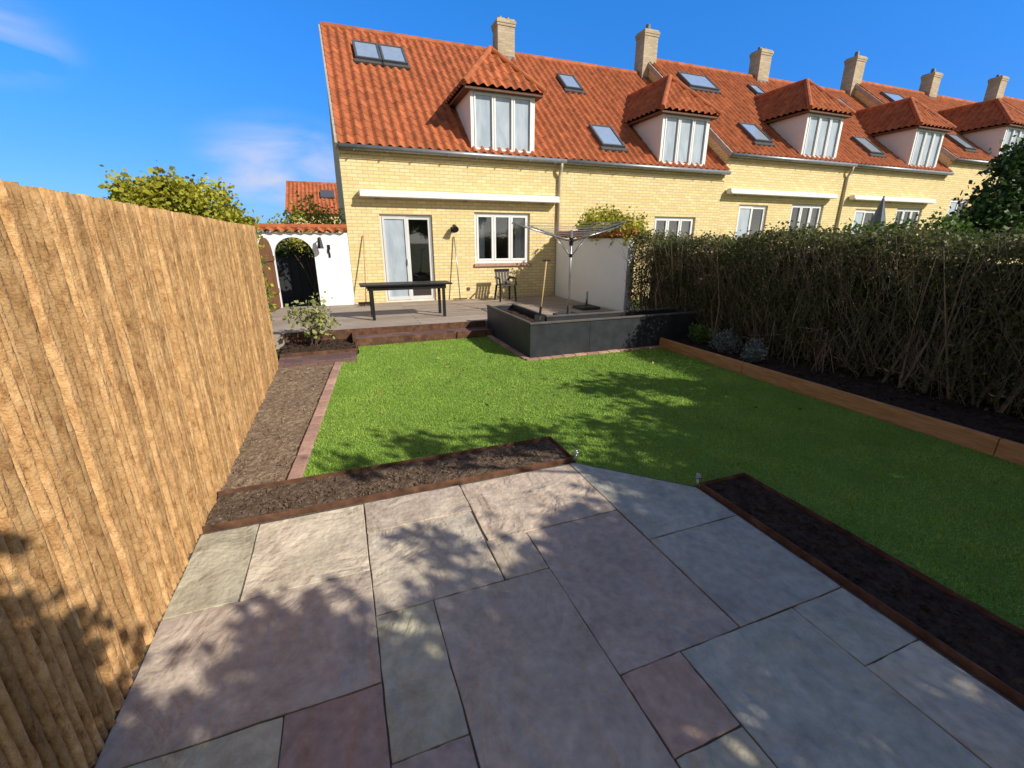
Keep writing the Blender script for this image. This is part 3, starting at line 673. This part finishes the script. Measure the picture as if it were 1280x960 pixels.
t = empty('neighbour_house', (2,38,0), local=False); tag(t, 'low far house with plain orange tiled roof behind the white arch wall', 'house')
mb = MB(); mb.box(-2.6,9,33,41,-.1,3.4); mb.add([(-2.6,33,3.4),(-2.6,37,5.5),(-2.6,41,3.4)], [(0,1,2)]); mb.build('wall', M['brick'], t)
mb = MB(); s = Vector((0,4.2,2.25)); pantile(mb, (-2.8,32.8,3.35), (1,0,0), s, 12, s.length, pitch=.25, course=.4, seg=4)
mb.add([(9.2,41.2,3.35),(-2.8,41.2,3.35),(-2.8,37,5.6),(9.2,37,5.6)], [(0,1,2,3)]); ridge_row(mb, (-2.8,37,5.6), (9.2,37,5.6), .11, 30); mb.build('roof', M['tile'], t)
mb = MB(); c = Vector((-.2,35.2,4.76)); ax = ((1,0,0), s.normalized(), Vector((1,0,0)).cross(s.normalized())); mb.obox(c, ax, (.45,.55,.05)); mb.build('roof_window', M['skyframe'], t)

# ------------------------------------------------------------------ white arch wall + gate
t = empty('arch_wall', (-1,11.45,0)); tag(t, 'white rendered garden wall with arched gateway and tile coping, left of the end house', 'wall')
mb = MB(); x0,x1,y0,y1,zt = -3.0,.262,11.36,11.56,1.84; cx,r,zs = -.91,.415,1.33
xs = [cx+r*math.cos(PI-PI*k/16) for k in range(17)]; zz = [zs+r*math.sin(PI*k/16) for k in range(17)]
for yy, flip in ((y0,False),(y1,True)):
    def q(a):
        mb.add(a, [(0,1,2,3) if not flip else (3,2,1,0)])
    q([(x0,yy,-.05),(cx-r,yy,-.05),(cx-r,yy,zt),(x0,yy,zt)]); q([(cx+r,yy,-.05),(x1,yy,-.05),(x1,yy,zt),(cx+r,yy,zt)])
    for k in range(16): q([(xs[k],yy,zz[k]),(xs[k+1],yy,zz[k+1]),(xs[k+1],yy,zt),(xs[k],yy,zt)])
for k in range(16): mb.add([(xs[k],y0,zz[k]),(xs[k],y1,zz[k]),(xs[k+1],y1,zz[k+1]),(xs[k+1],y0,zz[k+1])], [(0,1,2,3)])
mb.add([(cx-r,y0,-.05),(cx-r,y1,-.05),(cx-r,y1,zs),(cx-r,y0,zs)], [(0,1,2,3)]); mb.add([(cx+r,y0,-.05),(cx+r,y0,zs),(cx+r,y1,zs),(cx+r,y1,-.05)], [(0,1,2,3)])
mb.add([(x0,y0,zt),(x1,y0,zt),(x1,y1,zt),(x0,y1,zt)], [(0,1,2,3)])
mb.build('wall', M['plaster'], t)
mb = MB(); pantile(mb, (x0,y0-.08,zt), (1,0,0), (0,.18,.1), x1-x0, .21, course=.21, pitch=.2); pantile(mb, (x1,y1+.08,zt), (-1,0,0), (0,-.18,.1), x1-x0, .21, course=.21, pitch=.2)
ridge_row(mb, (x0,11.46,zt+.12), (x1,11.46,zt+.12), .07, 10); mb.build('coping', M['tile'], t)
mb = MB(); mb.box(-.37,-.31,y0-.03,y0-.002,1.62,1.74); mb.tube([(-.34,y0-.03,1.7),(-.34,y0-.16,1.74)],.012,6); mb.tube([(-.34,y0-.16,1.74),(-.34,y0-.16,1.5)],[.03,.07],8); mb.build('wall_lamp', M['blackpaint'], t)
mb = MB(); mb.box(-.2,-.14,y0-.02,y0-.002,1.48,1.58); mb.box(-.21,-.16,y0-.022,y0-.002,1.40,1.482); mb.box(-.19,-.15,y0-.02,y0-.002,1.3,1.402); mb.build('wall_ornament', M['blackpaint'], t)
# gate leaf: swung out towards the garden on its left hinge
t = empty('wooden_gate', (cx-r-.03,y0-.02,.2)); tag(t, 'brown wooden garden gate standing open in the white arch', 'gate')
ga = Vector((-.17,-.985,0)).normalized(); gn = Vector((-ga.y,ga.x,0)); g0 = Vector((cx-r-.03,y0-.02,0))
pts = [(0,.22),(.8,.22),(.8,zs)]+[(.4+.4*math.cos(PI*k/10), zs+.4*math.sin(PI*k/10)) for k in range(1,10)]+[(0,zs)]
n = len(pts); vs = [g0+ga*p[0]+Vector((0,0,p[1]))-gn*.022 for p in pts]+[g0+ga*p[0]+Vector((0,0,p[1]))+gn*.022 for p in pts]
mb = MB(); mb.add(vs, [tuple(range(n)), tuple(range(n,2*n))[::-1]]+[(n+i2,n+(i2+1)%n,(i2+1)%n,i2) for i2 in range(n)]); mb.build('board_panel', M['gate'], t)
for z in (.6,1.3):
    mb = MB(); mb.bar(g0+ga*.04+gn*.036+Vector((0,0,z)), g0+ga*.76+gn*.036+Vector((0,0,z)), .026, .1); mb.build('brace', M['gate'], t)
t = empty('dark_fence', (-1.4,13.4,0)); tag(t, 'low dark grey board fence seen through the white arch', 'fence')
mb = MB()
for k in range(18): mb.box(-3.6+k*.2,-3.41+k*.2,13.4,13.43,0,1.25+.0*k)
mb.build('boards', M['darkpanel'], t); mb = MB(); mb.box(-3.6,0,13.43,13.48,.9,.98); mb.build('rail', M['darkpanel'], t)

t = empty('divider_wall', (5.75,9.7,0)); tag(t, 'white rendered wall with tile coping between the terrace and the next garden', 'wall')
mb = MB(); mb.box(5.66,5.84,8.05,11.4,-.05,1.72); mb.build('wall', M['plaster'], t, bevel=.01)
mb = MB(); pantile(mb, (5.58,11.4,1.72), (0,-1,0), (.17,0,.11), 3.4, .2, course=.2, pitch=.2); pantile(mb, (5.92,8.0,1.72), (0,1,0), (-.17,0,.11), 3.4, .2, course=.2, pitch=.2)
ridge_row(mb, (5.75,8.0,1.85), (5.75,11.4,1.85), .07, 11); mb.build('coping', M['tile'], t)

# ------------------------------------------------------------------ terrace furniture
DZ = .2
t = empty('garden_table', (1.2,9.05,DZ)); tag(t, 'long low black garden table standing on the terrace before the door', 'table')
mb = MB()
for k in range(5): mb.box(.33,2.08,8.78+k*.115,8.885+k*.115,DZ+.64,DZ+.672)
mb.build('tabletop', M['blackpaint'], t, bevel=.004)
for ya in (8.83,9.28):
    mb = MB(); mb.box(.45,1.96,ya,ya+.03,DZ+.56,DZ+.638); mb.build('apron', M['blackpaint'], t)
for x in (.5,1.88):
    for yy in (8.82,9.27): mb = MB(); mb.box(x,x+.055,yy,yy+.055,DZ,DZ+.638); mb.build('leg', M['blackpaint'], t, bevel=.003)
t = empty('garden_chair', (3.92,10.75,DZ)); tag(t, 'black plastic garden armchair against the house wall below the window', 'chair')
cx, cy = 3.92, 10.75; q = .8
mb = MB(); mb.box(cx-.24*q,cx+.24*q,cy-.24*q,cy+.22*q,DZ+.38,DZ+.41); mb.build('seat', M['blackpaint'], t, bevel=.012)
mb = MB()
for k in range(5): mb.bar((cx+(-.2+k*.1)*q,cy+.21*q,DZ+.41),(cx+(-.2+k*.1)*q,cy+.32*q,DZ+.73),.062,.015,up=(0,1,0))
mb.bar((cx-.25*q,cy+.325*q,DZ+.74),(cx+.25*q,cy+.325*q,DZ+.74),.03,.08); mb.build('backrest', M['blackpaint'], t, bevel=.005)
for s in (-1,1):
    mb = MB(); mb.tube([(cx+s*.25*q,cy+.26*q,DZ+.57),(cx+s*.27*q,cy-.05*q,DZ+.58),(cx+s*.27*q,cy-.25*q,DZ+.56),(cx+s*.265*q,cy-.27*q,DZ+.4)], .022, 8); mb.build('armrest', M['blackpaint'], t, smooth=True)
    mb = MB(); mb.tube([(cx+s*.24*q,cy-.22*q,DZ+.39),(cx+s*.27*q,cy-.27*q,DZ)],[.032,.024],8); mb.build('leg', M['blackpaint'], t)
    mb = MB(); mb.tube([(cx+s*.22*q,cy+.2*q,DZ+.39),(cx+s*.26*q,cy+.3*q,DZ)],[.032,.024],8); mb.build('leg', M['blackpaint'], t)
cx, cy = 4.24, 7.9
t = empty('rotary_clothes_dryer', (cx,cy,DZ)); tag(t, 'grey rotary clothes dryer with four open arms standing on the terrace', 'clothes dryer')
mb = MB(); mb.tube([(cx,cy,DZ+.05),(cx,cy,DZ+1.66)], .023, 10); mb.build('pole', M['steel'], t, smooth=True)
mb = MB(); mb.tube([(cx,cy,DZ+1.38),(cx,cy,DZ+1.52)], .04, 10); mb.tube([(cx,cy,DZ+1.16),(cx,cy,DZ+1.22)], .035, 10); mb.build('hub', M['blackpaint'], t)
tips = []; RA = 1.36
for k in range(4):
    a = math.radians(12+90*k); d = Vector((math.cos(a),math.sin(a),0)); o = Vector((cx,cy,DZ))
    mb = MB(); mb.tube([o+d*.03+Vector((0,0,1.46)), o+d*RA+Vector((0,0,1.76))], [.016,.013], 8); mb.tube([o+d*.03+Vector((0,0,1.19)), o+d*.4+Vector((0,0,1.53))], .007, 6); mb.build('arm', M['steel'], t, smooth=True)
    tips.append((o,d))
mb = MB()
for f in (.35,.48,.61,.74,.87,.98):
    for k in range(4):
        o,d = tips[k]; o2,d2 = tips[(k+1)%4]; z = 1.46+.30*f
        a = o+d*RA*f+Vector((0,0,z+.01)); b = o+d2*RA*f+Vector((0,0,z+.01)); m = (a+b)/2-Vector((0,0,.03))
        mb.tube([a,m,b], .0035, 4)
mb.build('line', M['line'], t)
mb = MB(); mb.box(cx-.24,cx+.24,cy-.24,cy+.24,DZ,DZ+.055); mb.tube([(cx,cy,DZ+.05),(cx,cy,DZ+.22)], .035, 10); mb.build('foot', M['concrete'], t, bevel=.01)
t = empty('parasol_base', (5.15,8.75,DZ)); tag(t, 'black square parasol base with a short tube, before the white divider wall', 'parasol base')
mb = MB(); mb.box(4.92,5.38,8.52,8.98,DZ,DZ+.06); mb.build('plate', M['concrete'], t, bevel=.012)
mb = MB(); mb.tube([(5.15,8.75,DZ+.06),(5.15,8.75,DZ+.38)], .026, 10); mb.build('tube', M['steel'], t, smooth=True)
def tool(name, label, p, q, head, cat):
    t = empty(name, p); tag(t, label, cat); p = Vector(p); q = Vector(q)
    mb = MB(); mb.tube([p, p.lerp(q,.5)+Vector((.004,0,0)), q], .014, 8); mb.build('handle', M['handle' if head != 'rake' else 'steel'], t, smooth=True)
    mb = MB()
    if head == 'broom':
        mb.box(p.x-.17,p.x+.17,p.y-.03,p.y+.03,p.z+.04,p.z+.09)
        for k in range(24): x = p.x-.16+.32*k/23; mb.tube([(x,p.y+U(-.02,.02),p.z+.05),(x+U(-.01,.01),p.y+U(-.03,.03),p.z)], .006, 4)
    elif head == 'rake':
        mb.bar((p.x-.18,p.y,p.z+.03),(p.x+.18,p.y,p.z+.03),.02,.02)
        for k in range(10): mb.tube([(p.x-.17+.34*k/9,p.y,p.z+.03),(p.x-.17+.34*k/9,p.y-.02,p.z-.0)], .004, 4)
    else:
        d = (q-p).normalized()
        mb.obox(p+d*-.06, (Vector((1,0,0)), d, Vector((1,0,0)).cross(d)), (.085,.14,.006)); mb.tube([p+d*.06,p+d*.2],.02,8)
        mb.bar(q+Vector((-.06,0,0)), q+Vector((.06,0,0)), .028,.028)
    mb.build('head', M['blackpaint'], t)
tool('garden_broom', 'long-handled broom leaning on the house wall left of the door', (.5,10.95,DZ+.01), (.62,11.42,1.8), 'broom', 'broom')
tool('garden_rake', 'thin steel-handled rake leaning on the house wall right of the door', (2.83,11.15,DZ+.02), (2.80,11.43,1.78), 'rake', 'rake')
tool('garden_spade', 'wooden-handled spade stuck upright in the soil of the black planter', (2.80,6.15,.5), (2.93,6.22,1.38), 'spade', 'spade')
for (x,y,lab) in ((1.575,2.72,'small grey metal tap stake at the end of the left soil bed'),(2.20,2.085,'small grey metal tap stake at the corner of the right soil bed')):
    t = empty('tap_stake', (x,y,0)); tag(t, lab, 'stake')
    mb = MB(); mb.tube([(x,y,-.03),(x,y,.07)],.010,8); mb.build('stem', M['steel'], t, smooth=True)
    mb = MB(); mb.tube([(x-.022,y,.075),(x+.026,y-.01,.075)],.011,8); mb.tube([(x,y,.07),(x,y,.1)],.014,8); mb.build('head', M['steel'], t, smooth=True)
t = empty('closed_parasol', (14.3,8.6,0)); tag(t, 'folded grey parasol rising behind the hedge in the neighbouring garden', 'parasol')
mb = MB(); mb.tube([(14.3,8.6,0),(14.3,8.6,2.85)],.025,8); mb.build('pole', M['steel'], t)
mb = MB(); n = 14
rr = [.06,.17,.2,.15,.06,.015]; zz2 = [1.45,1.6,1.85,2.2,2.6,2.82]
vs = []; fs = []
for i in range(6):
    for k in range(n): a = 2*PI*k/n; r2 = rr[i]*(1+.18*(k%2)); vs.append((14.3+r2*math.cos(a),8.6+r2*math.sin(a),zz2[i]))
for i in range(5):
    for k in range(n): k2 = (k+1)%n; fs.append((i*n+k,i*n+k2,(i+1)*n+k2,(i+1)*n+k))
mb.add(vs, fs); mb.build('canopy', M['parasol'], t)

# ------------------------------------------------------------------ hedge
HX0,HX1,HY0,HY1 = 5.62,6.6,-1.6,7.9
t = empty('garden_hedge', (6.1,3.2,0)); tag(t, 'tall clipped twiggy green hedge along the right side of the garden', 'hedge')
def hz(y): return 1.72+.05*np.sin(y*1.7)+.04*np.sin(y*4.1+1)+.03*(3-y)*.5+.08*np.clip((y-5.5)/2.4,0,1)
n = 80000
yy = RNG.uniform(HY0,HY1,n); sel = RNG.random(n); zt = hz(yy)
dep = RNG.exponential(.11,n)
zl = .08+(zt-.08)*RNG.random(n)**.78
bulge = .09*np.sin(yy*3.1+1.5*np.sin(zl*2.5))+.06*np.sin(yy*7.3+2+zl*3)
x = np.where(sel < .62, HX0+dep-bulge*.7+RNG.normal(0,.04,n), np.where(sel < .94, RNG.uniform(HX0,HX1,n), HX1-dep))
z = np.where(sel < .62, zl, np.where(sel < .94, zt-np.abs(dep)*.8+RNG.normal(0,.06,n), zl))
endm = RNG.random(n) < .05; yy = np.where(endm, HY1-dep*.7, yy); x = np.where(endm, RNG.uniform(HX0,HX1,n), x); z = np.where(endm, zl, z)
cl = np.sin(yy*9+2*np.sin(z*7))*np.sin(z*8+2*np.sin(yy*5)); keep = (cl > -.3) | (RNG.random(n) < .3) | (sel >= .62)
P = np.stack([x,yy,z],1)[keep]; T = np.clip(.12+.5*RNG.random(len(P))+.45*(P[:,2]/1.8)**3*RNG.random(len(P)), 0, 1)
fast_mesh('foliage', leaf_quads(P, .040, width=.36), 4, M['leafhedge'], t, T)
mb = MB()
for k in range(4600):
    y0 = U(HY0,HY1); z0 = U(.08,1.45); x0 = HX0+U(-.08,.2); ln = U(.2,.55)
    d = Vector((U(-.3,.12),U(-.4,.4),U(.3,1))).normalized()*ln
    if z0+d.z > hz(y0)+.11: continue
    p = Vector((x0,y0,z0)); m = p+d*.5+Vector((U(-.05,.05),U(-.06,.06),U(-.03,.03)))
    mb.tube([p,m,p+d],[U(.0016,.0036),.0018,.0008],3,cap=False,tone=R())
for k in range(46):
    y0 = HY0+.1+k*.205; x0 = 5.86+U(-.2,.15)
    for j in range(3): mb.tube([(x0,y0,.05),(x0+U(-.25,.2),y0+U(-.2,.2),.7),(x0+U(-.4,.3),y0+U(-.3,.3),1.6)],[.018,.009,.003],5,cap=False,tone=R())
mb.build('branches', M['twig'], t)
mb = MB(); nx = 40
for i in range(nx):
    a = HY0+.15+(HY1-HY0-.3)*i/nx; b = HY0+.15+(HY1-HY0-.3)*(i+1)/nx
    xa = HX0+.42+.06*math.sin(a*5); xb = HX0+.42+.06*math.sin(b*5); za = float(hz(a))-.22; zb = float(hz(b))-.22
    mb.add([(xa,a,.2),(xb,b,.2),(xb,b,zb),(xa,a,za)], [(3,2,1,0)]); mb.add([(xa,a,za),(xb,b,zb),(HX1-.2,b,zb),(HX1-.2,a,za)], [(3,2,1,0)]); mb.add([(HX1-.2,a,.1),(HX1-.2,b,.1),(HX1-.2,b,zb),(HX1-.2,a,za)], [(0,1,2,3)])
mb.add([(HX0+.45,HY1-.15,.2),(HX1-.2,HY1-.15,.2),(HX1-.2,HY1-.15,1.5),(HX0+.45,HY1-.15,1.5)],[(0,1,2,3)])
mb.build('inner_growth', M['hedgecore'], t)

# ------------------------------------------------------------------ shrubs and plants
def shrub(label, base, lobes, nclump, per, clr, size, mat, name='garden_shrub', cat='shrub', stems=8, sr=.012, group=None, **kw):
    t = empty(name, base); tag(t, label, cat, group); b = Vector(base)
    mb = MB()
    for k in range(stems):
        l = random.choice(lobes); e = Vector(l[:3])+Vector((U(-1,1),U(-1,1),U(-.6,.9)))*l[3]*.8
        s = b+Vector((U(-.08,.08),U(-.08,.08),-.03)); m = s.lerp(e,.5)+Vector((U(-.05,.05),U(-.05,.05),.08))
        mb.tube([s,m,e],[sr,sr*.7,sr*.25],5,cap=False)
    mb.build('stems', M['trunk'], t, smooth=True)
    foliage(t, lobes, nclump, per, clr, size, mat, name='leaves', **kw)
    return t
shrub('golden green bush rising above the fence, the left one of two', (-2.75,9.3,0), [(-2.65,9.3,1.4,.6),(-2.6,9.3,2.0,.5),(-2.85,9.2,2.3,.3),(-2.35,9.3,2.35,.33),(-3.05,9.3,2.3,.14)], 420, 24, .085, .07, M['leafyellow'], stems=16, sr=.025)
shrub('golden green bush above the fence end, close to the white arch wall', (-1.75,9.2,0), [(-1.75,9.2,.7,.45),(-1.85,9.3,1.5,.5),(-1.95,9.2,2.15,.42),(-1.65,9.2,1.9,.3)], 400, 26, .085, .065, M['leafyellow'], stems=10, sr=.025)
shrub('dark green shrub in the gap between the fence end and the arch wall', (-1.42,8.9,0), [(-1.40,8.9,.6,.16,2.5),(-1.42,8.9,1.3,.16,2.5)], 160, 24, .05, .045, M['leafgreen'], stems=8)
shrub('loose leafy shrub showing above the white arch wall', (-.5,12.9,0), [(-.7,12.9,1.9,.5),(-.1,12.9,2.1,.38),(-.6,12.9,2.4,.3),(-1.2,13.1,1.9,.4)], 120, 16, .11, .075, M['leafyellow'], stems=26, sr=.014)
shrub('dark bush seen through the arched gateway', (-1.2,14.6,0), [(-1.2,14.6,.7,.8),(-1.7,14.6,1.2,.7),(-.8,14.8,1.0,.7)], 350, 24, .11, .07, M['leafdark'], stems=8)
shrub('low leafy shrub with pale green leaves in the bed left of the steps', (-.5,7.65,.05), [(-.5,7.65,.42,.26),(-.4,7.6,.62,.18),(-.66,7.7,.55,.18),(-.3,7.68,.36,.16)], 56, 7, .055, .07, M['leaflime'], stems=22, sr=.007, inner=.2)
shrub('yellow green climber growing over the white divider wall', (6.2,9.3,0), [(6.1,8.6,1.8,.35),(6.05,9.3,1.9,.42),(6.2,10.2,1.9,.45),(5.85,9.8,2.0,.28),(5.8,8.7,1.92,.2),(5.75,8.15,1.85,.16)], 340, 22, .08, .06, M['leafyellow'], stems=12)
for (x,y,r,mt,lab) in ((5.15,4.75,.15,'leafgrey','silver grey lavender mound in the right bed, far one'),(5.12,4.25,.14,'leafgrey','silver grey heather mound in the right bed, near one'),
                       (5.25,5.35,.15,'leafgreen','small dark green plant in the right bed next to the planter')):
    shrub(lab, (x,y,.09), [(x,y,.09+r,r,.8)], 70, 16, .03, .05, M[mt], name='bedding_plant', cat='plant', stems=12, sr=.004, width=.14, up=.8)
t = empty('bare_shrub', (5.35,3.9,.09)); tag(t, 'bare arching twigs of a leafless shrub before the hedge', 'shrub')
mb = MB()
for k in range(14):
    y0 = 3.5+U(-.1,.9); p = Vector((5.5+U(-.1,.1),y0,.09)); d = Vector((U(-.35,.05),U(-.6,.3),0)); q = p+d*.5+Vector((0,0,U(.35,.6))); e = p+d*1.3+Vector((0,0,U(.25,.7)))
    mb.tube([p,p.lerp(q,.6)+Vector((0,0,.08)),q,e],[.006,.005,.004,.002],4,cap=False)
mb.build('stems', M['twig'], t)
fx = RNG.uniform(0,4.7,130); fy = RNG.uniform(2.2,6.5,130); k = inlawn(fx,fy); fx = fx[k]; fy = fy[k]
fl = fast_mesh('fallen_leaves', leaf_quads(np.stack([fx,fy,np.full(len(fx),.008)],1), .038, width=.35), 4, M['leafdry'], None, RNG.random(len(fx)))
tag(fl, 'scattered dry brown leaves lying on the lawn', 'fallen leaves', kind='stuff')

# ------------------------------------------------------------------ trees
tree('dark green tree behind the hedge at the right edge', (10.0,4.2,0), [(9.6,4.2,1.9,.32),(9.9,4.2,2.3,.32),(10.25,4.2,2.8,.36),(10.6,4.1,2.3,.5),(10.1,4.3,1.8,.4)], 420, 24, .1, .075, M['leafdark'], r0=.08)
tree('fresh green bush topping the hedge beside the dark tree', (8.3,5.2,0), [(8.3,5.3,1.55,.32),(7.9,6.0,1.45,.28),(8.6,4.8,1.62,.3),(7.6,6.6,1.4,.3),(8.9,4.4,1.68,.3)], 260, 24, .09, .06, M['leafgreen'], r0=.05, name='garden_shrub', cat='shrub')
lb = [shade_from(2.9,1.2,3.)+(.75,), shade_from(3.7,2.0,3.1)+(.65,), shade_from(2.5,.3,2.7)+(.75,), shade_from(1.75,1.4,2.9)+(.48,), shade_from(3.5,.6,2.7)+(.7,), shade_from(2.1,2.15,3.1)+(.34,), shade_from(2.9,2.35,3.2)+(.36,), shade_from(3.6,2.75,3.2)+(.42,), shade_from(4.3,2.5,3.)+(.5,)]
tree('leafy tree outside the frame shading the right bed and lawn', (5.6,-2.9,0), lb, 1350, 16, .1, .09, M['leafgreen'], r0=.1)
lb = [shade_from(.3,.6,2.5)+(.58,), shade_from(-.5,.8,2.4)+(.5,), shade_from(1.1,.85,2.6)+(.58,), shade_from(.75,1.4,2.7)+(.36,), shade_from(-1.2,1.15,2.3)+(.54,), shade_from(-.2,1.4,2.7)+(.32,), shade_from(-1.5,1.75,2.5)+(.34,), shade_from(1.3,1.7,2.8)+(.24,), shade_from(.3,2.2,2.9)+(.09,)]
tree('leafy tree outside the frame shading the near slabs', (2.9,-3.0,0), lb, 900, 15, .09, .085, M['leafgreen'], r0=.09)
lb = [shade_from(3.4,4.15,3.0)+(.3,), shade_from(2.7,4.2,3.0)+(.2,), shade_from(2.3,2.95,3.0)+(.28,), shade_from(3.0,3.2,3.0)+(.28,), shade_from(1.4,3.25,3.3)+(.22,), shade_from(.6,3.35,3.4)+(.2,), shade_from(-.05,3.3,3.4)+(.12,), shade_from(4.0,3.5,2.8)+(.42,)]
tree('slender tree outside the frame shading the middle of the lawn', (5.9,-.6,0), lb, 280, 14, .09, .085, M['leafgreen'], r0=.06)
